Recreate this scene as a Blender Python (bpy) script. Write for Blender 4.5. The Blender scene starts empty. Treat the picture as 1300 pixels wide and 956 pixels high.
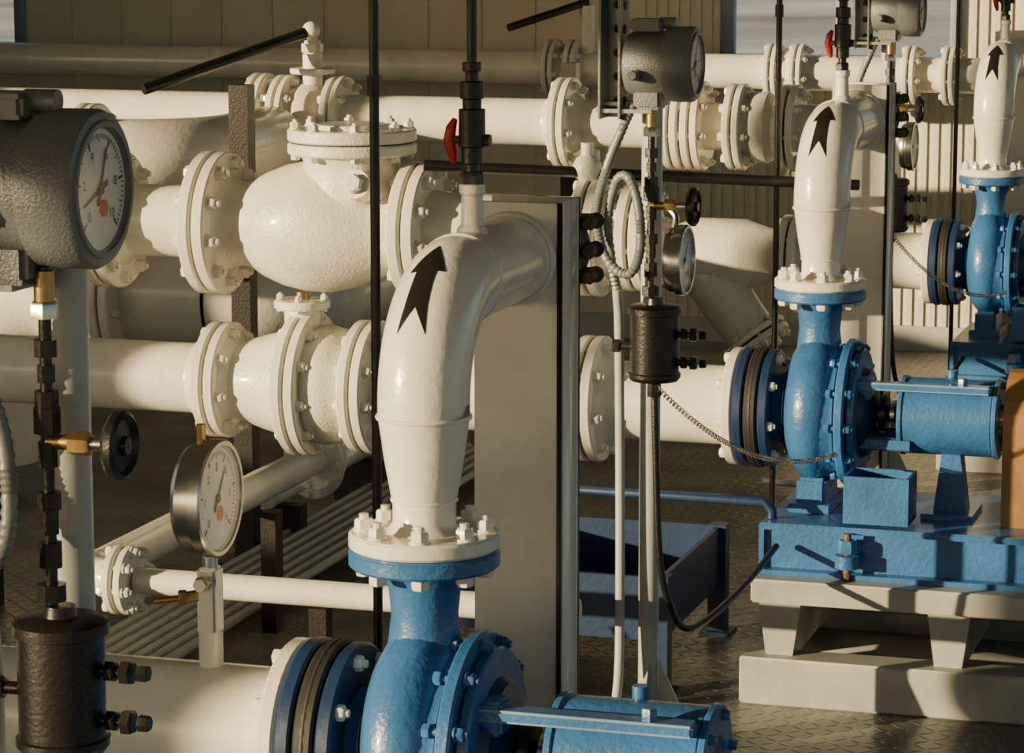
import bpy, bmesh, math, random
from mathutils import Vector, Matrix
random.seed(3)
V=Vector
scene=bpy.context.scene
X,Y,Z=V((1,0,0)),V((0,1,0)),V((0,0,1))

# ---------------------------------------------------------------- materials
def mat(name,col,rough=.4,metal=0,var=.06,vscale=8,bump=.02,bscale=60,spec=.5,coat=0):
    m=bpy.data.materials.new(name); m.use_nodes=True
    nt=m.node_tree; n=nt.nodes; l=nt.links
    p=n['Principled BSDF']
    p.inputs['Roughness'].default_value=rough
    p.inputs['Metallic'].default_value=metal
    p.inputs['Specular IOR Level'].default_value=spec
    p.inputs['Coat Weight'].default_value=coat
    p.inputs['Coat Roughness'].default_value=.12
    tc=n.new('ShaderNodeTexCoord')
    no=n.new('ShaderNodeTexNoise'); no.inputs['Scale'].default_value=vscale; no.inputs['Detail'].default_value=6
    l.new(tc.outputs['Object'],no.inputs['Vector'])
    cr=n.new('ShaderNodeValToRGB')
    cr.color_ramp.elements[0].position=.3; cr.color_ramp.elements[1].position=.7
    d=[max(0,c*(1-var*2)) for c in col]; e=[min(1,c*(1+var)) for c in col]
    cr.color_ramp.elements[0].color=(*d,1); cr.color_ramp.elements[1].color=(*e,1)
    l.new(no.outputs['Fac'],cr.inputs['Fac']); l.new(cr.outputs['Color'],p.inputs['Base Color'])
    if bump:
        n2=n.new('ShaderNodeTexNoise'); n2.inputs['Scale'].default_value=bscale; n2.inputs['Detail'].default_value=4
        l.new(tc.outputs['Object'],n2.inputs['Vector'])
        b=n.new('ShaderNodeBump'); b.inputs['Strength'].default_value=.35; b.inputs['Distance'].default_value=bump*.1
        l.new(n2.outputs['Fac'],b.inputs['Height']); l.new(b.outputs['Normal'],p.inputs['Normal'])
    return m
WHITE=mat('cream_paint',(.74,.72,.64),.27,var=.06,bump=.03,coat=.4)
CAST=mat('cream_paint_cast',(.73,.71,.62),.36,var=.07,bump=.06,bscale=120,coat=.2)
BLUE=mat('blue_paint',(.033,.135,.35),.33,var=.12,bump=.05,bscale=90,coat=.3)
LBLUE=mat('pale_blue_paint',(.15,.27,.42),.4,var=.1)
DBLUE=mat('dark_blue_paint',(.012,.035,.1),.4,var=.12)
BLACK=mat('black_paint',(.012,.011,.01),.35,var=.2,bump=.02,bscale=150)
RUBBER=mat('black_rubber',(.02,.02,.022),.6,var=.2)
GREY=mat('instrument_grey',(.17,.185,.195),.38,metal=.2,var=.08,bump=.04,bscale=260)
ALU=mat('bracket_aluminium',(.38,.39,.38),.35,metal=.8,var=.12)
POST=mat('post_grey_paint',(.4,.42,.41),.4,var=.08)
STEEL=mat('stainless',(.62,.6,.55),.25,metal=1,var=.06,bump=.01)
BRASS=mat('brass',(.45,.31,.13),.38,metal=.9,var=.2)
RUST=mat('rusty_steel',(.16,.11,.07),.65,metal=.3,var=.4,vscale=60,bump=.15,bscale=200)
RED=mat('red_handle',(.55,.015,.02),.35,var=.1)
OCHRE=mat('ochre_guard',(.3,.16,.05),.5,var=.15)
BEIGE=mat('skid_beige',(.36,.37,.34),.45,var=.12)
FACE=mat('dial_face',(.78,.78,.74),.5,var=.02,bump=0)
INK=mat('dial_ink',(.015,.015,.015),.6,var=.02,bump=0)
HOSE=mat('flex_conduit_grey',(.22,.24,.24),.45,metal=.3,var=.1)
WALL=mat('wall_panel',(.62,.59,.49),.5,var=.05,vscale=2,bump=.02)
FRAME=mat('window_frame_blue',(.28,.36,.47),.4,var=.05)
CEIL=mat('ceiling_panel',(.5,.49,.45),.7,var=.04)
GROUND=mat('ground_outside',(.6,.6,.52),.9,var=.3,vscale=.15,bump=.2,bscale=2)

def glass_mat():
    m=bpy.data.materials.new('dial_glass'); m.use_nodes=True
    nt=m.node_tree; n=nt.nodes; n.remove(n['Principled BSDF'])
    t=n.new('ShaderNodeBsdfTransparent'); g=n.new('ShaderNodeBsdfGlossy'); g.inputs['Roughness'].default_value=.03
    mx=n.new('ShaderNodeMixShader'); mx.inputs[0].default_value=.1
    nt.links.new(t.outputs[0],mx.inputs[1]); nt.links.new(g.outputs[0],mx.inputs[2])
    nt.links.new(mx.outputs[0],n['Material Output'].inputs['Surface'])
    return m
GLASS=glass_mat()

def floor_mat():
    m=bpy.data.materials.new('checker_plate'); m.use_nodes=True
    nt=m.node_tree; n=nt.nodes; l=nt.links; p=n['Principled BSDF']
    def M(op,a,b=None,c=None):
        x=n.new('ShaderNodeMath'); x.operation=op
        for i,q in enumerate((a,b,c)):
            if q is None: continue
            if isinstance(q,(int,float)): x.inputs[i].default_value=q
            else: l.new(q,x.inputs[i])
        return x.outputs[0]
    tc=n.new('ShaderNodeTexCoord'); s=n.new('ShaderNodeSeparateXYZ'); l.new(tc.outputs['Object'],s.inputs[0])
    k=1/.036
    x=M('MULTIPLY',s.outputs[0],k); y=M('MULTIPLY',s.outputs[1],k)
    par=M('FLOORED_MODULO',M('ADD',M('FLOOR',x),M('FLOOR',y)),2.0)
    u=M('SUBTRACT',M('FRACT',x),.5); v=M('SUBTRACT',M('FRACT',y),.5)
    sg=M('SUBTRACT',M('MULTIPLY',par,2),1)
    v2=M('MULTIPLY',v,sg)
    a=M('ADD',u,v2); b=M('SUBTRACT',u,v2)
    r=M('ADD',M('MULTIPLY',M('MULTIPLY',a,a),1.6),M('MULTIPLY',M('MULTIPLY',b,b),22))
    h=M('SUBTRACT',1.0,r); h=M('MAXIMUM',h,0.0); h=M('POWER',h,.5)
    bp=n.new('ShaderNodeBump'); bp.inputs['Strength'].default_value=1; bp.inputs['Distance'].default_value=.005
    l.new(h,bp.inputs['Height']); l.new(bp.outputs[0],p.inputs['Normal'])
    no=n.new('ShaderNodeTexNoise'); no.inputs['Scale'].default_value=3; no.inputs['Detail'].default_value=8
    l.new(tc.outputs['Object'],no.inputs['Vector'])
    cr=n.new('ShaderNodeValToRGB'); cr.color_ramp.elements[0].color=(.11,.115,.105,1); cr.color_ramp.elements[1].color=(.3,.3,.26,1)
    cr.color_ramp.elements[0].position=.35; cr.color_ramp.elements[1].position=.7
    l.new(no.outputs['Fac'],cr.inputs[0]); l.new(cr.outputs[0],p.inputs['Base Color'])
    p.inputs['Roughness'].default_value=.3; p.inputs['Metallic'].default_value=.2
    return m
FLOOR=floor_mat()

# ---------------------------------------------------------------- builder
def basis(ax):
    ax=V(ax).normalized()
    ref=Z if abs(ax.z)<.9 else X
    u=ref.cross(ax).normalized(); v=ax.cross(u).normalized()
    return ax,u,v
class B:
    def __init__(s,name,off=(0,0,0)):
        s.name=name; s.bm=bmesh.new(); s.mats=[]; s.o=V(off)
    def mi(s,m):
        if m not in s.mats: s.mats.append(m)
        return s.mats.index(m)
    def rings(s,rings,m,closed=False):
        i=s.mi(m); n=len(rings)
        for a in range(n-1 if not closed else n):
            A,C=rings[a],rings[(a+1)%n]
            if len(A)==1 and len(C)==1: continue
            k=max(len(A),len(C))
            for j in range(k):
                j2=(j+1)%k
                if len(A)==1: f=[A[0],C[j2],C[j]]
                elif len(C)==1: f=[A[j],A[j2],C[0]]
                else: f=[A[j],A[j2],C[j2],C[j]]
                try:
                    q=s.bm.faces.new(f); q.material_index=i; q.smooth=True
                except ValueError: pass
    def lathe(s,o,ax,prof,m,seg=36,ph=0,closed=False):
        o=V(o)+s.o; ax,u,v=basis(ax); R=[]
        for t,r in prof:
            c=o+ax*t
            if r<1e-6: R.append([s.bm.verts.new(c)])
            else: R.append([s.bm.verts.new(c+(u*math.cos(ph+2*math.pi*j/seg)+v*math.sin(ph+2*math.pi*j/seg))*r) for j in range(seg)])
        s.rings(R,m,closed)
    def cyl(s,a,b,r,m,seg=20,r2=None,ch=0):
        a,b=V(a),V(b); L=(b-a).length; r2=r if r2 is None else r2
        if ch: pr=[(0,0),(0,r-ch),(ch,r),(L-ch,r2),(L,r2-ch),(L,0)]
        else: pr=[(0,0),(0,r),(L,r2),(L,0)]
        s.lathe(a,b-a,pr,m,seg)
    def hex(s,c,ax,r,h,m):
        s.lathe(c,ax,[(0,0),(0,r),(h*.8,r),(h,r*.85),(h,0)],m,6,ph=random.random())
    def box(s,c,d,m,rot=0,axis='Z',bev=.0):
        c=V(c)+s.o; i=s.mi(m); Rm=Matrix.Rotation(rot,3,axis)
        r=bmesh.ops.create_cube(s.bm,size=1)
        for v in r['verts']:
            v.co=c+Rm@V((v.co.x*d[0],v.co.y*d[1],v.co.z*d[2]))
        fs=set(f for v in r['verts'] for f in v.link_faces)
        if bev:
            es=list(set(e for v in r['verts'] for e in v.link_edges))
            q=bmesh.ops.bevel(s.bm,geom=es,offset=bev,segments=2,affect='EDGES')
            fs=set(q['faces'])|set(f for f in fs if f.is_valid)
        for f in fs:
            if f.is_valid: f.material_index=i; f.smooth=True
    def tube(s,pts,r,m,seg=16,caps=True):
        pts=[V(p)+s.o for p in pts]; n=len(pts)
        rs=r if isinstance(r,(list,tuple)) else [r]*n
        R=[]; u=None
        for i,p in enumerate(pts):
            t=(pts[min(i+1,n-1)]-pts[max(i-1,0)]).normalized()
            if u is None: _,u,_=basis(t)
            u=(u-t*u.dot(t)).normalized(); v=t.cross(u)
            R.append([s.bm.verts.new(p+(u*math.cos(2*math.pi*j/seg)+v*math.sin(2*math.pi*j/seg))*rs[i]) for j in range(seg)])
        if caps: R=[[s.bm.verts.new(pts[0])]]+R+[[s.bm.verts.new(pts[-1])]]
        s.rings(R,m)
    def ball(s,c,r,m,ax=(0,0,1),sx=1,n=12,seg=24):
        s.lathe(c,ax,[(-r*sx*math.cos(math.pi*k/n),r*math.sin(math.pi*k/n)) for k in range(n+1)],m,seg)
    def torus(s,c,ax,R,r,m,seg=40,n=10):
        s.lathe(c,ax,[(r*math.sin(2*math.pi*k/n),R+r*math.cos(2*math.pi*k/n)) for k in range(n)],m,seg,closed=True)
    def poly(s,pts,th,m):
        i=s.mi(m); th=V(th)
        a=[s.bm.verts.new(V(p)+s.o) for p in pts]; b=[s.bm.verts.new(V(p)+s.o+th) for p in pts]
        fs=[s.bm.faces.new(a),s.bm.faces.new(b[::-1])]
        for k in range(len(a)):
            k2=(k+1)%len(a); fs.append(s.bm.faces.new([a[k],b[k],b[k2],a[k2]]))
        for f in fs: f.material_index=i
    def disc(s,c,ax,R,t,m,rin=0):
        c=V(c)-V(ax).normalized()*t/2; e=min(.004,t*.2)
        s.lathe(c,ax,[(0,0),(0,R-e),(e,R),(t-e,R),(t,R-e),(t,0)],m,48)
    def bolts(s,c,ax,R,n,br,h0,h1,m,m2=None,ph=.2,thread=True):
        ax,u,v=basis(ax); c=V(c)
        for k in range(n):
            a=ph+2*math.pi*k/n; p=c+(u*math.cos(a)+v*math.sin(a))*R
            s.bolt(p,ax,br,h0,h1,m,m2,thread)
    def bolt(s,p,ax,br,h0,h1,m,m2=None,thread=True):
        p=V(p); ax=V(ax).normalized()
        s.cyl(p+ax*h0,p+ax*h1,br*.5,m2 or m,10)
        s.cyl(p+ax*h1,p+ax*(h1+.003),br*1.15,m,14)
        s.hex(p+ax*(h1+.002),ax,br,br*1.1,m)
        if thread: s.cyl(p+ax*(h1+br),p+ax*(h1+br*1.75),br*.5,m2 or m,10)
        s.hex(p+ax*h0,-ax,br,br*1.0,m)
    def pair(s,c,ax,R,m,t=.026,gap=.008,n=8,br=.014,ph=.2,hub=0):
        ax=V(ax).normalized(); c=V(c)
        d=(t+gap)/2
        s.disc(c-ax*d,ax,R,t,m); s.disc(c+ax*d,ax,R,t,m)
        s.lathe(c-ax*gap/2,ax,[(0,0),(0,R*.8),(gap,R*.8),(gap,0)],RUBBER,36)
        s.bolts(c,ax,R*.84,n,br,-(d+t/2),d+t/2,m,ph=ph)
        if hub:
            for sg in (-1,1):
                s.lathe(c+ax*sg*(d+t/2-.001),ax*sg,[(0,hub*1.3),(.006,hub*1.27),(.03,hub*1.02),(.04,hub)],m,40)
    def weld(s,c,ax,r,m,w=.004): s.torus(c,ax,r,w,m,36,8)
    def done(s,parent=None):
        bm=s.bm
        bmesh.ops.recalc_face_normals(bm,faces=bm.faces)
        for e in bm.edges:
            if len(e.link_faces)==2 and e.calc_face_angle(0)>.6: e.smooth=False
        me=bpy.data.meshes.new(s.name); bm.to_mesh(me); bm.free()
        for m in s.mats: me.materials.append(m)
        ob=bpy.data.objects.new(s.name,me); scene.collection.objects.link(ob)
        if parent: ob.parent=parent
        return ob
def elbow(p,d0,d1,R,n=14,ang=90):
    p,d0,d1=V(p),V(d0).normalized(),V(d1).normalized()
    return [p+d0*R*math.sin(math.radians(ang)*k/n)+d1*R*(1-math.cos(math.radians(ang)*k/n)) for k in range(n+1)]
def smooth(pts,k=8):
    pts=[V(p) for p in pts]; P=[pts[0]*2-pts[1]]+pts+[pts[-1]*2-pts[-2]]; out=[]
    for i in range(1,len(P)-2):
        a,b,c,d=P[i-1:i+3]
        for j in range(k):
            t=j/k; out.append(.5*((2*b)+(c-a)*t+(2*a-5*b+4*c-d)*t*t+(3*b-a-3*c+d)*t**3))
    out.append(pts[-1]); return out
def ribbed(pts,r,pitch=.008):
    pts=smooth(pts,24); out=[pts[0]]; acc=0
    for a,b in zip(pts,pts[1:]):
        acc+=(b-a).length
        if acc>=pitch/2: out.append(b); acc=0
    return out,[r*(1.0 if i%2 else .82) for i in range(len(out))]

def dial(b,c,n,R,depth,case,red=True,two=False):
    c=V(c); n=V(n).normalized()
    b.lathe(c,n,[(-depth,0),(-depth,R*.86),(-depth+.008,R*.93),(-.016,R*.93),(-.014,R),(.002,R),(.005,R*.97),(.005,R*.9),(-.004,R*.88),(-.004,0)],case,56)
    b.lathe(c,n,[(-.003,0),(-.003,R*.875)],FACE,48)
    up=Z; sd=up.cross(n).normalized()
    i=b.mi(INK)
    for k in range(51):
        a=math.radians(-135+270*k/50); d=up*math.cos(a)+sd*math.sin(a); tn=n.cross(d)
        L=.16 if k%10==0 else (.12 if k%5==0 else .07); w=R*(.02 if k%10==0 else .01)
        o=b.o+c-n*.0024; r1=R*.8; r0=r1-R*L
        f=b.bm.faces.new([b.bm.verts.new(o+d*r0-tn*w),b.bm.verts.new(o+d*r1-tn*w),b.bm.verts.new(o+d*r1+tn*w),b.bm.verts.new(o+d*r0+tn*w)]); f.material_index=i
    for ang in ((20,-110) if two else (35,)):
        a=math.radians(ang); d=up*math.cos(a)+sd*math.sin(a); tn=n.cross(d); o=c-n*.0015
        b.poly([o-d*R*.25-tn*R*.04,o+d*R*.62-tn*R*.01,o+d*R*.62+tn*R*.01,o-d*R*.25+tn*R*.04],n*.0008,INK)
    b.cyl(c-n*.002,c+n*.0005,R*.08,INK,16)
    if red: q=c+up*R*-.28+sd*R*.12; b.cyl(q-n*.0028,q-n*.0018,R*.13,RED,20)
    b.lathe(c,n,[(.003,0),(.003,R*.9)],GLASS,40)
def numerals(parent,c,n,R,vals):
    c=V(c); n=V(n).normalized(); up=Z; sd=up.cross(n).normalized()
    for k,t in enumerate(vals):
        a=math.radians(-135+270*k/(len(vals)-1)); d=up*math.cos(a)+sd*math.sin(a)
        cu=bpy.data.curves.new('numeral','FONT'); cu.body=t; cu.size=R*.2; cu.align_x='CENTER'; cu.align_y='CENTER'
        cu.materials.append(INK)
        ob=bpy.data.objects.new('numeral',cu); scene.collection.objects.link(ob)
        m=Matrix((sd,up,n)).transposed().to_4x4(); m.translation=c+d*R*.53-n*.0018
        ob.parent=parent; ob.matrix_world=m

# ---------------------------------------------------------------- room
def wall_back():
    b=B('wall_back'); y=8.0
    wins=[(-5.6,-4.55),(-1.42,-.43),(.9,1.9)]; z0,z1,H=1.14,2.35,3.0
    xs=[-6.0]+[q for w in wins for q in w]+[5.0]
    b.box((-.5,y+.06,z0/2),(11,.12,z0),WALL); b.box((-.5,y+.06,(z1+H)/2),(11,.12,H-z1),WALL)
    for i in range(0,len(xs),2):
        b.box(((xs[i]+xs[i+1])/2,y+.06,(z0+z1)/2),(xs[i+1]-xs[i],.12,z1-z0),WALL)
    x=-5.98
    while x<4.95:
        fine=x>-1.9
        w=.022 if fine else .012
        inw=any(a-.02<x<c+.02 for a,c in wins)
        for (a,c) in ([(0,z0),(z1,H)] if inw else [(0,H)]):
            b.box((x,y-.003,(a+c)/2),(w,.012,c-a),WALL)
        x+=.047 if fine else .235
    b.done()
    for i,(a,c) in enumerate(wins):
        f=B('window_%d'%(i+1)); w=c-a; t=.05
        f.box(((a+c)/2,y+.02,z0+t/2),(w,.1,t),FRAME,bev=.004); f.box(((a+c)/2,y+.02,z1-t/2),(w,.1,t),FRAME)
        for q in (a+t/2,c-t/2,(a+c)/2): f.box((q,y+.02,(z0+z1)/2),(t if q!=(a+c)/2 else .035,.08,z1-z0-2*t),FRAME)
        f.box(((a+c)/2,y-.03,z0-.012),(w+.1,.1,.024),WALL)
        f.done()
def wall_left():
    b=B('wall_left'); x=-6.05; z0,z1,H=1.1,2.75,3.0
    b.box((x,-.5,z0/2),(.1,17,z0),WALL); b.box((x,-.5,(z1+H)/2),(.1,17,H-z1),WALL)
    wins=[(-8.6,-7.3),(-7.0,-5.2),(-4.9,-3.65),(-3.35,-1.0),(-.7,.6),(.85,3.6)]
    ys=[-9.0]+[q for w in wins for q in w]+[8.0]
    for i in range(0,len(ys),2): b.box((x,(ys[i]+ys[i+1])/2,(z0+z1)/2),(.1,ys[i+1]-ys[i],z1-z0),WALL)
    b.done()
    for i,(a,c) in enumerate(wins):
        f=B('window_%d'%(i+4))
        for q in (a+.03,c-.03): f.box((x,q,(z0+z1)/2),(.07,.06,z1-z0),FRAME)
        for q in (z0+.03,z1-.03): f.box((x,(a+c)/2,q),(.07,c-a-.12,.06),FRAME)
        f.box((x,(a+c)/2,(z0+z1)/2),(.05,.04,z1-z0-.12),FRAME)
        f.done()
wall_back(); wall_left()
b=B('floor'); b.box((-.5,-.5,-.05),(11,17,.1),FLOOR); b.done()
b=B('ceiling'); b.box((-.5,-.5,3.05),(11.2,17.2,.1),CEIL); b.done()
b=B('ground_outside'); b.box((-10,20,-.5),(240,240,.2),GROUND); b.done()
b=B('trim_back'); b.box((-.5,7.985,.05),(11,.02,.1),POST); b.done()

# ---------------------------------------------------------------- pump
def pump(y0,drive=True):
    b=B('centrifugal_pump',(0,y0,0))
    ax=.64
    b.disc((0,0,.917),Z,.108,.026,BLUE)
    b.lathe((0,0,.904),-Z,[(0,.07),(.01,.062),(.03,.052),(.07,.048),(.13,.055),(.19,.072),(.24,.085),(.26,0)],BLUE,40)
    b.lathe((0,0,ax),X,[(-.07,0),(-.07,.075),(-.062,.105),(-.05,.135),(-.03,.158),(0,.168),(.03,.16),(.048,.15),(.06,.15),(.06,0)],BLUE,56)
    pts=[];rs=[]
    for k in range(25):
        a=math.radians(100+ -250*k/24); r=.118
        pts.append((0,r*math.cos(a)*-1,ax+r*math.sin(a))); rs.append(.062-.02*k/24)
    b.tube(pts,rs,BLUE,18)
    b.lathe((-.065,0,ax),-X,[(0,.11),(.01,.09),(.03,.08),(.05,.08)],BLUE,40)
    b.disc((-.108,0,ax),X,.14,.024,DBLUE)
    b.disc((.078,0,ax),X,.172,.022,BLUE); b.disc((.1,0,ax),X,.15,.018,BLUE)
    b.bolts((0,0,ax),X,.155,12,.011,.055,.09,BLUE,ph=.1)
    b.lathe((.105,0,ax),X,[(0,.11),(.02,.1),(.03,.07),(.035,.045),(.035,0)],DBLUE,36)
    b.cyl((.1,0,ax),(.24,0,ax),.02,BLACK); b.cyl((.15,0,ax),(.165,0,ax),.045,BLACK,24); b.cyl((.175,0,ax),(.185,0,ax),.032,STEEL,24)
    for s in (-1,1):
        b.box((.165,s*.07,ax-.06),(.14,.022,.03),DBLUE,bev=.004)
    b.box((.255,-.075,ax+.078),(.32,.04,.018),LBLUE,bev=.004)
    b.box((.12,-.06,ax+.07),(.04,.05,.05),BLUE,bev=.005)
    b.hex((.35,-.075,ax+.086),Z,.012,.018,BLUE)
    b.lathe((.2,0,ax),X,[(0,0),(0,.07),(.004,.082),(.012,.09),(.215,.09),(.225,.082),(.23,.05),(.23,0)],BLUE,48)
    b.disc((.206,0,ax),X,.094,.012,BLUE); b.disc((.424,0,ax),X,.094,.012,BLUE)
    b.bolts((0,0,ax),X,.078,6,.007,.42,.43,BLUE,thread=False)
    b.cyl((.31,.03,ax+.08),(.31,.03,ax+.105),.012,BLUE,12)
    b.poly([(.3,-.03,ax-.07),(.34,-.03,ax-.07),(.36,-.03,.41),(.28,-.03,.41)],(0,.06,0),BLUE)
    b.box((.32,0,.416),(.12,.16,.012),BLUE)
    b.cyl((.43,0,ax),(.5,0,ax),.02,STEEL)
    if drive:
        b.cyl((.5,0,ax),(.66,0,ax),.02,STEEL); b.cyl((.47,0,ax),(.58,0,ax),.055,BLACK,28)
        pr=[(.12,.41),(.12,ax)]+[(.12*math.cos(math.radians(t)),ax+.12*math.sin(math.radians(t))) for t in range(15,180,15)]+[(-.12,ax),(-.12,.41)]
        b.poly([(.45,p[0],p[1]) for p in pr],(.16,0,0),OCHRE)
        b.lathe((.66,0,ax),X,[(0,0),(0,.06),(.01,.1),(.02,.125),(.42,.125),(.425,.135),(.5,.135),(.52,.11),(.52,0)],BLUE,44)
        for k in range(28):
            a=2*math.pi*k/28; b.box((.88,.13*math.cos(a),ax+.13*math.sin(a)),(.36,.03,.005),BLUE,rot=a,axis='X')
        b.box((.8,.16,ax),(.14,.08,.12),BLUE,bev=.006)
        for q in (.74,1.0): b.box((q,0,.46),(.05,.24,.1),BLUE,bev=.004)
    b.box((0,0,.45),(.07,.16,.08),BLUE,bev=.008); b.box((.0,0,.42),(.1,.2,.022),BLUE,bev=.003)
    cx,cy=.18,-.17
    for dx,dy,sx,sy in ((0,-.055,.15,.006),(0,.055,.15,.006),(-.072,0,.006,.11),(.072,0,.006,.11)):
        b.box((cx+dx,cy+dy,.475),(sx,sy,.11),BLUE)
    b.box((cx,cy,.424),(.15,.11,.006),DBLUE)
    b.box((.545,0,.402),(1.27,.46,.016),BLUE,bev=.003)
    for s in (-1,1):
        b.box((.545,s*.2,.35),(1.25,.012,.1),BLUE); b.box((.545,s*.215,.296),(1.27,.05,.012),BLUE)
    for q in (-.086,1.176): b.box((q,0,.35),(.012,.44,.1),BLUE)
    for q in (.12,1.0):
        for s in (-1,1):
            b.cyl((q,s*.245,.291),(q,s*.245,.4),.009,RUST,10)
            b.hex((q,s*.245,.355),Z,.022,.03,BLUE); b.cyl((q,s*.245,.32),(q,s*.245,.35),.028,BLUE,20)
    b.done()
    s=B('pump_skid',(0,y0,0))
    s.box((.545,-.24,.262),(1.28,.1,.055),BEIGE,bev=.004); s.box((.545,.24,.262),(1.28,.1,.055),BEIGE,bev=.004)
    for q in (-.03,.36,.8,1.12):
        s.poly([(q-.05,-.27,.24),(q+.05,-.27,.24),(q+.03,-.27,.1),(q-.03,-.27,.1)],(0,.54,0),BEIGE)
    s.box((.545,-.26,.055),(1.32,.1,.11),BEIGE,bev=.004); s.box((.545,.26,.055),(1.32,.1,.11),BEIGE,bev=.004)
    s.box((.545,0,.03),(1.25,.44,.06),BEIGE)
    s.done()

# ---------------------------------------------------------------- discharge elbow
def discharge(y0):
    b=B('discharge_elbow_pipe',(0,y0,0))
    b.disc((0,0,.943),Z,.108,.024,WHITE)
    b.lathe((0,0,.9305),Z,[(-.001,0),(-.001,.1),(.003,.1),(.003,0)],RUST,32)
    b.bolts((0,0,0),Z,.086,8,.0135,.902,.955,WHITE,ph=.25)
    r=.0655
    b.lathe((0,0,.954),Z,[(0,.058),(.006,.05),(.014,.045),(.04,.045),(.05,.047),(.10,.056),(.15,.063),(.168,r),(.185,r)],WHITE,48)
    b.weld((0,0,1.119),Z,r,WHITE,.0035); b.weld((0,0,1.0),Z,.0455,WHITE,.003)
    R=.155; z0=1.138
    el=elbow((0,0,z0),Z,Y,R,20)
    zc=z0+R
    b.tube([(0,0,1.12)]+el+[(0,.43,zc)],r,WHITE,48)
    b.weld((0,R+.005,zc),Y,r,WHITE,.0028)
    b.weld((0,.415,zc),Y,r+.002,WHITE,.006)
    b.lathe((0,.225,zc+.05),Z,[(0,.026),(.018,.022),(.024,.017),(.066,.0155),(.071,.019),(.083,.019),(.085,.012),(.085,0)],WHITE,24)
    i=b.mi(BLACK); rr=r+.0006
    def pt(th,ph):
        c=V((0,R-R*math.cos(th),z0+R*math.sin(th)))
        nrm=V((0,-math.cos(th),math.sin(th)))
        return b.o+c+(nrm*math.cos(ph)+X*math.sin(ph))*rr
    prof=[(0,.34),(.25,.27),(.5,.24),(.62,.24),(.63,.42),(.8,.24),(1,.0)]
    def wd(t):
        for (a,wa),(c,wc) in zip(prof,prof[1:]):
            if a<=t<=c: return wa+(wc-wa)*(t-a)/(c-a)
        return 0
    ts=sorted(set([k/24 for k in range(25)]+[.62,.63])); m=10; p0=-.1
    def sh(t,u): return math.radians(28+46*t)+math.radians(11)*(1-abs(u))*max(0,1-t*3.0)
    for ta,tb in zip(ts,ts[1:]):
        for j in range(m):
            ua=-1+2*j/m; ub=-1+2*(j+1)/m; wa,wb=wd(ta),wd(tb)
            vs=[pt(sh(ta,ua),p0+ua*wa),pt(sh(ta,ub),p0+ub*wa),pt(sh(tb,ub),p0+ub*wb),pt(sh(tb,ua),p0+ua*wb)]
            f=b.bm.faces.new([b.bm.verts.new(q) for q in vs]); f.material_index=i
    b.done()
    d=B('discharge_downcomer_pipe',(0,y0,0)); rr=.045
    d.tube([(-.02,.592,zc)]+elbow((-.02,.60,zc),Y,-Z,.08,10)+[(-.02,.68,.0)],rr,WHITE,28)
    d.done()
    f=B('rusty_flange_joint',(0,y0,0))
    for yy in (.545,.575): f.disc((0,yy,zc),Y,.082,.02,RUST)
    for zz in (zc+.045,zc,zc-.04):
        f.box((.08,.56,zz),(.03,.045,.022),RUST,bev=.003); f.bolt((.092,0,zz),Y,.0115,.54,.575,RUST)
    f.done()
    v=B('vent_valve',(0,y0,0)); x,y=0,.225; z=zc+.133
    v.hex((x,y,z+.001),Z,.017,.018,BLACK)
    for a,c,q in ((.018,.03,.010),(.03,.055,.016),(.055,.11,.02),(.11,.125,.014),(.125,.15,.018),(.15,.165,.01),(.165,.178,.014)):
        v.cyl((x,y,z+a),(x,y,z+c),q,BLACK,20 if q<.016 else 12,ch=.001)
    v.cyl((x-.018,y,z+.065),(x-.032,y,z+.065),.006,RUST,10); v.cyl((x+.018,y,z+.065),(x+.028,y,z+.065),.009,BLACK,10)
    v.tube([(x-.028,y,z+.03),(x-.031,y,z+.045),(x-.035,y,z+.065),(x-.032,y,z+.082),(x-.026,y,z+.095)],[.004,.008,.009,.008,.004],RED,12)
    v.tube([(x,y,z+.17),(x,y,2.99)],.0075,BLACK,12); v.done()
    r_=B('impulse_line_rod',(0,y0,0))
    r_.tube([(-.16,.25,0.0),(-.16,.25,2.99)],.0075,BLACK,12)
    r_.cyl((-.16,.25,1.55),(-.16,.25,1.58),.011,BLACK,6); r_.done()
    c=B('support_column',(0,y0,0))
    c.box((.01,.427,.69),(.14,.014,1.38),WHITE,bev=.001)
    c.box((.073,.475,.69),(.012,.09,1.38),WHITE); c.box((.01,.518,.69),(.14,.01,1.38),WHITE)
    c.box((.0775,.4215,.69),(.007,.009,1.381),BLACK)
    c.box((.0775,.5215,.69),(.007,.007,1.381),BLACK)
    c.box((.01,.47,.008),(.24,.2,.016),WHITE); c.done()

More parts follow.
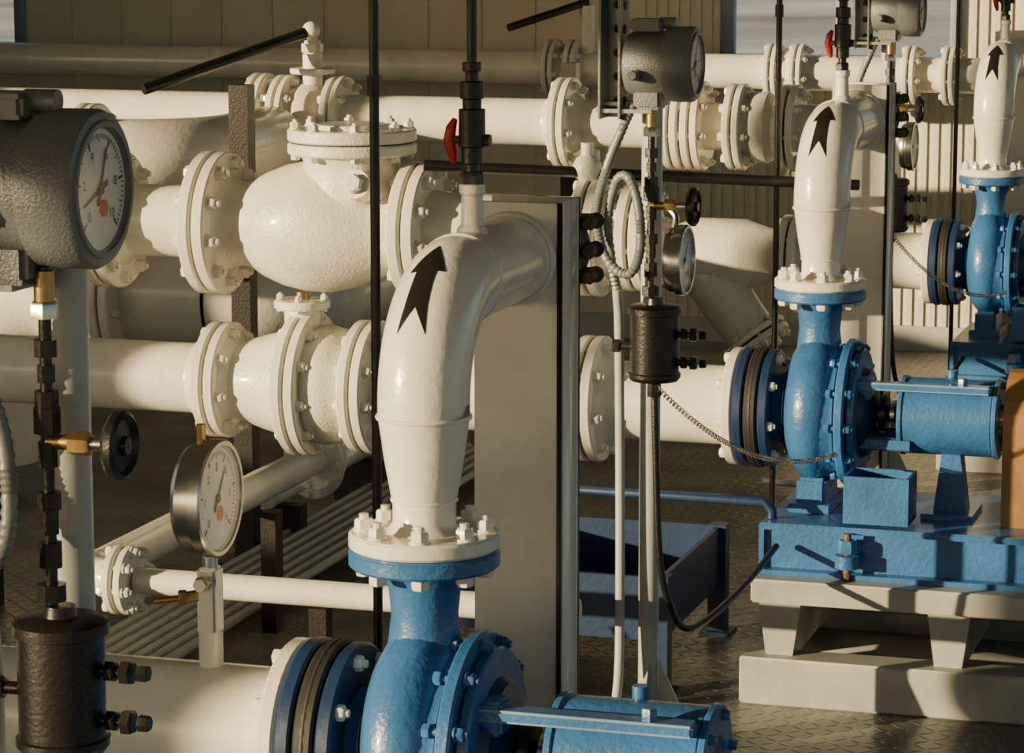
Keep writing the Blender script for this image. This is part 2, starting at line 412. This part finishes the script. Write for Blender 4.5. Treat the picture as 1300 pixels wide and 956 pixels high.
# ---------------------------------------------------------------- suction
def suction(y0,kind):
    b=B('suction_pipe',(0,y0,0)); z=.64
    b.disc((-.137,0,z),X,.143,.03,RUBBER); b.torus((-.137,0,z),X,.13,.014,RUBBER)
    b.disc((-.168,0,z),X,.143,.024,DBLUE)
    b.disc((-.195,0,z),X,.14,.026,WHITE)
    b.bolts((0,0,z),X,.122,8,.012,-.21,-.1,WHITE)
    r=.094
    if kind==3:
        b.lathe((-.2,0,z),-X,[(0,r),(.45,r),(.46,r)],WHITE,44)
        b.pair((-.66,0,z),X,.14,WHITE)
        b.lathe((-.68,0,z),-X,[(0,.09),(.05,.09),(.14,.12),(.3,.12),(.4,.09),(.45,.09)],CAST,44)
        b.tube([(-.98,0,z-.02),(-.84,-.03,z-.2),(-.78,-.04,z-.27)],[.1,.09,.085],CAST,36)
        d=V((.2,-.035,-.24)).normalized(); b.pair(V((-.77,-.045,z-.285)),d,.12,CAST,t=.02)
        b.pair((-1.15,0,z),X,.14,WHITE); b.lathe((-1.15,0,z),-X,[(0,r),(.55,r)],WHITE,40)
        b.pair((-1.7,0,z),X,.14,WHITE)
    elif kind==2:
        b.lathe((-.2,0,z),-X,[(0,r),(.33,r)],WHITE,44)
        b.pair((-.55,0,z),X,.152,WHITE,hub=r)
        b.lathe((-.57,0,z),-X,[(0,r),(.53,r)],WHITE,44)
        b.pair((-1.125,0,z),X,.165,WHITE,n=10)
        b.lathe((-1.14,0,z),-X,[(0,.1),(.015,.11),(.05,.14),(.09,.15),(.13,.14),(.14,.13)],CAST,44)
        b.pair((-1.29,0,z),X,.18,WHITE,n=10)
        b.lathe((-1.31,0,z),-X,[(0,.15),(.02,.135),(.08,.12),(.15,.1),(.19,.1)],CAST,44)
        b.pair((-1.515,0,z),X,.145,WHITE,hub=.092)
        b.lathe((-1.53,0,z),-X,[(0,.088),(1.0,.088)],WHITE,44)
        b.cyl((-1.3,0,z+.13),(-1.3,0,z+.2),.045,CAST,28); b.disc((-1.3,0,z+.2),Z,.07,.022,CAST)
        b.bolts((-1.3,0,0),Z,.055,4,.009,z+.19,z+.212,WHITE); b.cyl((-1.3,0,z+.21),(-1.3,0,z+.23),.015,BRASS,14)
    else:
        b.lathe((-.2,0,z),-X,[(0,r),(1.0,r)],WHITE,44)
        b.pair((-1.2,0,z),X,.145,WHITE); b.lathe((-1.2,0,z),-X,[(0,r),(1.2,r)],WHITE,44)
    xx=-2.2 if kind!=3 else -1.5
    b.box((xx,0,.27),(.06,.12,.55),BLACK); b.done()

for y0 in (0,2.9,5.8): pump(y0,y0>0); discharge(y0)
suction(0,1); suction(2.9,2); suction(5.8,3)

# ---------------------------------------------------------------- upper lines
def check_valve_line():
    y=2.9; z=1.035
    b=B('discharge_header_pipe')
    b.lathe((-1.56,y,z),-X,[(0,.09),(2.6,.09)],WHITE,44)
    b.pair((-1.805,y,z),X,.172,WHITE,hub=.09,n=10,br=.016)
    b.lathe((-.96,y,z),X,[(0,.1),(.04,.092),(.36,.092)],WHITE,44)
    b.pair((-.55,y,z),X,.145,WHITE,hub=.09)
    b.lathe((-.55,y,z),X,[(0,.085),(.1,.085)],WHITE,40)
    b.pair((-.44,y,z),X,.13,WHITE)
    b.box((-2.3,y+.0,.84),(.05,.08,.22),BLACK)
    b.done()
    c=B('check_valve')
    c.pair((-1.525,y,z),X,.178,WHITE,t=.03,n=10,br=.017,hub=0)
    c.lathe((-1.495,y,z),X,[(0,0),(0,.13),(.015,.112),(.04,.104),(.07,.108),(.11,.13),(.16,.15),(.22,.162),(.28,.162),(.34,.148),(.40,.125),(.44,.106),(.465,.104),(.48,.12),(.48,0)],CAST,56)
    c.pair((-.99,y,z),X,.165,WHITE,t=.03,n=10,br=.016)
    xc=-1.165
    c.lathe((xc,y,z),Z,[(.05,.13),(.12,.122),(.16,.118),(.175,.125),(.185,.14)],CAST,48)
    c.disc((xc,y,z+.195),Z,.158,.028,CAST); c.disc((xc,y,z+.228),Z,.158,.03,CAST)
    c.lathe((xc,y,z+.21),Z,[(0,0),(0,.15),(.01,.15),(.01,0)],RUBBER,36)
    c.bolts((xc,y,0),Z,.138,8,.013,z+.18,z+.243,CAST,ph=.4)
    c.disc((xc,y,z+.247),Z,.09,.014,CAST)
    c.lathe((xc+.06,y-.1,z+.11),(-.0,-1,.25),[(0,.04),(.04,.036),(.05,.036),(.05,0)],CAST,24)
    c.hex((xc+.06,y-.15,z+.122),(0,-1,.25),.024,.02,CAST)
    c.done()
check_valve_line()

def ball_valve(b,x,y,z,R,w=.16):
    b.pair((x-w/2-.03,y,z),X,R,WHITE,t=.024,n=8,br=.015)
    b.pair((x+w/2+.03,y,z),X,R,WHITE,t=.024,n=8,br=.015)
    b.lathe((x-w/2-.01,y,z),X,[(0,R*.75),(w*.2,R*.72),(w*.35,R*.82),(w*.7,R*.82),(w*.9,R*.7),(w+.02,R*.75)],CAST,40)
def line3():
    y,z=5.8,1.07; b=B('transfer_pipe'); r=.08
    b.lathe((-5.2,y,z),X,[(0,0),(0,r),(4.75,r),(4.75,0)],WHITE,40)
    b.pair((-2.56,y,z),X,.15,WHITE); ball_valve(b,-2.37,y,z,.145,.14)
    b.pair((-1.45,y,z),X,.155,WHITE,hub=.08); b.pair((-1.06,y,z),X,.15,WHITE)
    b.pair((-.99,y,z),X,.15,WHITE); ball_valve(b,-.76,y,z,.145,.12)
    b.cyl((-2.37,y,z+.1),(-2.37,y,z+.22),.035,CAST,20); b.disc((-2.37,y,z+.16),Z,.08,.02,CAST)
    b.box((-2.37,y,z+.24),(.07,.05,.05),CAST,bev=.01); b.cyl((-2.37,y,z+.26),(-2.37,y,z+.32),.018,CAST,14)
    b.tube(elbow((-.5,y,z),X,-Z,.12,10)+[(-.38,y,.74)],r,WHITE,30)
    b.done()
    l=B('valve_lever'); p=V((-2.37,y-.01,z+.3)); e=V((-2.78,y-.52,z+.12))
    l.tube([p,e],.019,BLACK,14); l.ball(p,.032,CAST); l.done()
    y,z=7.5,1.15; b=B('wall_header_pipe'); r=.068
    b.lathe((-5,y,z),X,[(0,0),(0,r),(6.5,r),(6.5,0)],WHITE,36)
    for x in (-1.99,-1.9,-1.09,-.99,-.55,-.4): b.pair((x,y,z),X,.115,WHITE,t=.02,br=.012)
    b.lathe((-1.09,y,z),X,[(0,.09),(.1,.09)],CAST,30)
    b.cyl((-1.85,y,z),(-1.85,y,z+.25),.03,CAST,18); b.done()
    l=B('valve_lever'); l.tube([(-1.85,y,z+.265),(-2.1,y-.25,z+.17)],.016,BLACK,12); l.done()
line3()
b=B('long_valve_lever')
b.tube([(-.92,2.72,1.21),(.05,3.1,1.155)],.013,BLACK,14)
b.cyl((-.56,2.9,1.12),(-.56,2.9,1.24),.022,CAST,16); b.ball((-.56,2.87,1.2),.035,CAST); b.cyl((-.56,2.87,1.22),(-.56,2.87,1.26),.016,CAST,12); b.done()
for (x,y,h) in ((-1.74,3.6,1.33),(-1.55,6.2,1.25)):
    b=B('pipe_support_post'); b.box((x,y,h/2),(.055,.055,h),BLACK); b.box((x,y,.006),(.14,.14,.012),BLACK); b.done()
b=B('suction_header_pipe')
pts=[(-2.9,4.3,.1)]+[(-2.9,4.3,.35)]+elbow((-2.9,4.3,.4),Z,X,.25,14)+[(-2.3,4.3,.65)]
b.tube(pts,.17,WHITE,48); b.pair((-2.4,4.3,.65),X,.25,WHITE,n=12,t=.03); b.lathe((-2.3,4.3,.65),X,[(0,.17),(.2,.17)],WHITE,44)
b.tube(elbow((-2.1,4.3,.65),X,Y,.22,12)+[(-1.88,5.6,.65)],.17,WHITE,44); b.done()
b=B('looped_header_pipe')
b.tube([(-3.2,4.9,1.0)]+elbow((-2.75,4.9,1.0),X,Y,.3,14)+[(-2.45,5.6,1.0)],.12,WHITE,40); b.pair((-2.8,4.9,1.0),X,.17,WHITE); b.done()

# ---------------------------------------------------------------- low pipes
b=B('drain_pipe')
b.tube([(-1.73,3.7,.17),(-1.73,5.4,.17)],.04,WHITE,24); b.pair((-1.73,4.1,.17),Y,.085,WHITE,t=.018,br=.011)
for y in (3.8,4.5): b.box((-1.73,y,.065),(.16,.05,.13),BLACK)
b.done()
b=B('drain_pipe')
b.tube([(-.32,1.95,.35),(-1.33,1.95,.35)],.029,WHITE,20)
b.pair((-1.36,1.95,.35),X,.078,WHITE,t=.02,br=.012)
b.tube([(-1.37,1.95,.35)]+elbow((-1.38,1.95,.35),-X,Y,.08,10)+[(-1.46,3.45,.35)],.042,WHITE,24)
b.pair((-1.46,3.4,.35),Y,.085,WHITE,t=.018,br=.011)
b.box((-1.39,2.9,.155),(.04,.05,.31),BLACK); b.box((-.9,1.95,.16),(.04,.04,.32),BLACK); b.done()
b=B('conduit_bundle')
for k in range(7):
    x=-1.69+k*.04; b.tube([(x,1.6,.05),(x,5.2,.05)],.013,POST,10)
for y in (2.2,3.3,4.4): b.box((-1.57,y,.018),(.32,.04,.036),POST)
b.done()
b=B('thin_conduit'); b.tube(smooth([(-1.15,1.95,.3),(-1.13,1.9,.2),(-1.08,1.85,.15),(-.9,1.75,.13),(-.4,1.7,.12)]),.011,POST,12); b.done()

b=B('drip_tray'); x0,x1,y0,y1=-.85,-.31,2.62,3.22
for (cx,cy,sx,sy) in (((x0+x1)/2,y0,x1-x0,.012),((x0+x1)/2,y1,x1-x0,.012),(x0,(y0+y1)/2,.012,y1-y0),(x1,(y0+y1)/2,.012,y1-y0)):
    b.box((cx,cy,.2),(sx,sy,.15),DBLUE)
b.box(((x0+x1)/2,(y0+y1)/2,.145),(x1-x0,y1-y0,.01),DBLUE)
for cx in (x0,x1):
    for cy in (y0,y1): b.box((cx,cy,.14),(.045,.045,.28),DBLUE); b.box((cx,cy,.004),(.08,.08,.008),DBLUE)
b.done()
b=B('drain_tube'); b.tube([(-.62,2.72,.2),(-.62,2.72,.43),(-.6,2.72,.45),(-.09,2.72,.45),(-.07,2.72,.43),(-.07,2.72,.412)],.012,DBLUE,12); b.done()

# ---------------------------------------------------------------- instrument stands
def stand(y0,dz,withdial,sc,dxc=0,dxp=0,dxs=0,pr_=.022):
    yy=y0-.8; o=(0.02,yy,dz)
    s=B('instrument_stand_post',(dxp,yy,0))
    s.cyl((-.225,.075,0),(-.225,.075,1.5+dz),pr_,POST,24); s.box((-.225,.075,.006),(.16,.16,.012),POST)
    s.poly([(-.2,.07,.012),(-.11,.07,.012),(-.2,.07,.2)],(0,.008,0),POST)
    s.poly([(-.225,.05,.012),(-.225,-.045,.012),(-.225,.05,.2)],(.008,0,0),POST)
    s.done()
    z=1.495
    C=V((-.125+dxc,0,z)); oo=V(o)+C
    c=B('pressure_transmitter',oo)
    k=sc
    L=lambda pr:[(a*k,r*k) for a,r in pr]
    c.lathe((-.165*k,0,0),X,L([(0,0),(0,.06),(.005,.072),(.02,.08),(.1,.08),(.104,.09),(.125,.092),(.165,.092),(.172,.088),(.174,.078),(.168,.074)]),GREY,56)
    dial(c,(.007*k,0,0),X,.08*k,.02,GREY,two=True)
    c.cyl((-.125*k,-.07*k,-.02),(-.125*k,-.1*k,-.02),.014*k,GREY,16); c.hex((-.125*k,-.1*k,-.02),-Y,.012*k,.008,GREY)
    c.box((-.105*k,0,-.085*k),(.07*k,.09*k,.05*k),GREY,bev=.008*k)
    c.box((-.11*k,-.01,.095*k),(.08*k,.07*k,.03*k),GREY,bev=.006*k); c.cyl((-.08*k,-.01,.1*k),(-.04*k,-.01,.1*k),.014*k,GREY,16)
    for dx in (-.225,-.175): c.box((dx*k,.0,.02),(.005,.075,.27),ALU,bev=.001)
    c.box((-.2*k,.035,.02),(.05*k,.006,.27),ALU); c.box((-.2*k,-.01,.155),(.07*k,.09,.006),ALU)
    for q in (-.1,-.05,0,.05,.1):
        c.cyl((-.175*k+.001,0,q+.02),(-.175*k+.0045,0,q+.02),.01,INK,12); c.cyl((-.2*k,.034,q+.02),(-.2*k,.03,q+.02),.01,RUST,6)
    c.box((-.165*k,.0,-.115*k),(.14*k,.06,.008),ALU); c.box((-.17*k,.035,-.1*k),(.11*k,.07,.008),ALU)
    ob=c.done()
    numerals(ob,oo+V((.007*k,0,0)),X,.08*k,['0','2','4','6','8','10'])
    o=(0.02+dxs,yy,dz)
    t=B('impulse_tubing',o)
    xx=-.225; zb=.99
    t.cyl((xx,-.01,zb+.016),(xx,-.01,z-.09),.0075,BLACK,12)
    t.cyl((xx,-.01,z-.13),(xx,-.01,z-.095),.012,BRASS,16); t.hex((xx,-.01,z-.15),Z,.017,.02,STEEL)
    random.seed(5)
    for q,rr,hh in ((1.30,.014,.02),(1.27,.011,.02),(1.235,.015,.025),(1.21,.017,.03),(1.17,.012,.03),(1.12,.015,.02),(1.09,.011,.03),(1.05,.014,.03),(1.01,.018,.02)):
        t.cyl((xx,-.01,q),(xx,-.01,q+hh),rr,BLACK,8)
    t.cyl((xx,-.01,1.2),(xx+.04,-.01,1.2),.009,BRASS,14); t.hex((xx+.03,-.01,1.2),X,.015,.025,BRASS); t.cyl((xx+.055,-.01,1.2),(xx+.08,-.01,1.2),.008,STEEL,12)
    t.lathe((xx+.08,-.01,1.2),X,[(0,0),(0,.012),(.004,.03),(.002,.036),(.008,.041),(.016,.041),(.02,.035),(.014,.03),(.016,.012),(.022,.01),(.022,0)],BLACK,28)
    t.done()
    k2=B('seal_pot',o)
    k2.lathe((xx+.01,-.01,.83),Z,[(0,0),(0,.05),(.008,.056),(.016,.056),(.018,.052),(.14,.052),(.142,.057),(.155,.057),(.16,.05),(.162,.02),(.175,.018),(.175,0)],BLACK,40)
    for q in (.93,.87):
        k2.cyl((xx+.06,-.01,q),(xx+.1,-.01,q),.007,BLACK,12); k2.hex((xx+.068,-.01,q),X,.013,.012,BLACK); k2.hex((xx+.088,-.01,q),X,.015,.014,BLACK); k2.hex((xx+.108,-.01,q),X,.01,.014,BLACK)
    k2.cyl((xx-.07,-.01,.9),(xx-.03,-.01,.9),.008,BLACK,12); k2.hex((xx-.08,-.01,.9),X,.014,.016,BLACK)
    k2.done()
    h=B('flexible_conduit',(0.02,yy,dz))
    P=[(-.265,-.01,1.41),(-.285,-.02,1.36),(-.315,-.03,1.28),(-.335,-.04,1.18),(-.31,-.05,1.09),(-.26,-.06,1.06),(-.235,-.06,1.11),(-.24,-.055,1.2),(-.265,-.045,1.26),(-.295,-.03,1.25),(-.315,-.02,1.17),(-.31,-.01,1.08),(-.3,.0,1.02)]
    pp,rr=ribbed(P,.011); h.tube(pp,rr,HOSE,12)
    h.tube(smooth([(-.3,.0,1.02),(-.3,.02,.9),(-.295,.02,.4),(-.295,0,.14),(-.33,0,.06),(-.45,0,.03),(-.6,0,.03)]),.0105,POST,12); h.done()
    w=B('black_hose',o)
    w.tube(smooth([(xx+.01,-.01,.825),(xx+.015,-.015,.7),(xx+.025,-.01,.45),(xx+.045,.02,.33),(xx+.08,.06,.28),(xx+.13,.3,.31),(xx+.16-dxs,.555,.36)]),.0075,BLACK,12)
    w.hex((xx+.01,-.01,.795),Z,.015,.03,BLACK); w.done()
    g=B('coiled_ground_wire'); A=V((xx+.04+dxs,yy-.03,.82+dz)); E=V((.08,y0-.17,.57)); N=900; pts=[]
    for q in range(N+1):
        u=q/N; p=A.lerp(E,u)-Z*.12*4*u*(1-u)*.6; a=q*2*math.pi/14
        T=(E-A).normalized(); _,uu,vv=basis(T)
        pts.append(p+(uu*math.cos(a)+vv*math.sin(a))*.0045)
    g.tube(pts,.0016,STEEL,5); g.done()
    if withdial:
        d=B('dial_pressure_gauge',o)
        dial(d,(-.145,-.03,1.09),X,.074,.035,STEEL)
        d.tube(smooth([(-.17,-.03,1.15),(-.17,-.02,1.18),(xx+.03,-.01,1.2)]),.007,STEEL,10); ob=d.done()
        numerals(ob,V(o)+V((-.145,-.03,1.09)),X,.074,['0','4','8','12','16'])
stand(0,.018,False,1.0,dxc=-.018,dxp=.025,dxs=.018,pr_=.026); stand(2.9,0,True,.85,dxc=-.015); stand(5.8,0,True,.85,dxc=-.015)

b=B('dial_pressure_gauge'); gx=-.33
b.cyl((gx,0,.732),(gx,0,.785),.018,WHITE,24); b.box((gx,0,.83),(.03,.034,.1),STEEL,bev=.004)
b.cyl((gx,0,.87),(gx,0,.93),.012,STEEL,16); b.hex((gx,0,.895),Z,.014,.018,STEEL)
b.cyl((gx,0,.84),(gx-.035,-.02,.835),.009,BRASS,12); b.hex((gx-.03,-.017,.836),(-1,-.5,0),.011,.012,BRASS)
b.cyl((gx-.035,-.02,.835),(gx-.075,-.03,.83),.005,BRASS,12); b.hex((gx+.0,-.02,.86),-Y,.012,.02,STEEL)
dial(b,(gx+.016,0,.982),X,.086,.045,STEEL); b.cyl((gx-.01,0,1.06),(gx-.01,0,1.09),.007,BRASS,10)
ob=b.done(); numerals(ob,(gx+.016,0,.982),X,.086,['0','1','2','3','4','5','6'])

# ---------------------------------------------------------------- light & camera
w=bpy.data.worlds.new('sky'); scene.world=w; w.use_nodes=True
nt=w.node_tree; sk=nt.nodes.new('ShaderNodeTexSky'); sk.sky_type='NISHITA'; sk.sun_disc=False
sk.sun_elevation=math.radians(12); sk.sun_rotation=math.radians(220)
bg=nt.nodes['Background']; bg.inputs['Strength'].default_value=.14; nt.links.new(sk.outputs[0],bg.inputs[0])
sd=bpy.data.lights.new('low_sun','SUN'); sd.energy=11; sd.angle=math.radians(.6); sd.color=(1,.76,.42)
so=bpy.data.objects.new('low_sun',sd); scene.collection.objects.link(so)
e=math.radians(8.5)
d=V((.74*math.cos(e),.67*math.cos(e),-math.sin(e)))
so.rotation_euler=d.to_track_quat('-Z','Y').to_euler(); so.location=(-12,-12,4)

cd=bpy.data.cameras.new('camera'); co=bpy.data.objects.new('camera',cd); scene.collection.objects.link(co)
cd.sensor_width=36; cd.lens=3750/1300*36; cd.clip_start=.05; cd.clip_end=400
co.location=(1.317,-3.883,1.85)
p=math.radians(9.34); yaw=math.radians(17)
fw=V((-math.sin(yaw)*math.cos(p),math.cos(yaw)*math.cos(p),-math.sin(p)))
co.rotation_euler=fw.to_track_quat('-Z','Y').to_euler()
scene.camera=co
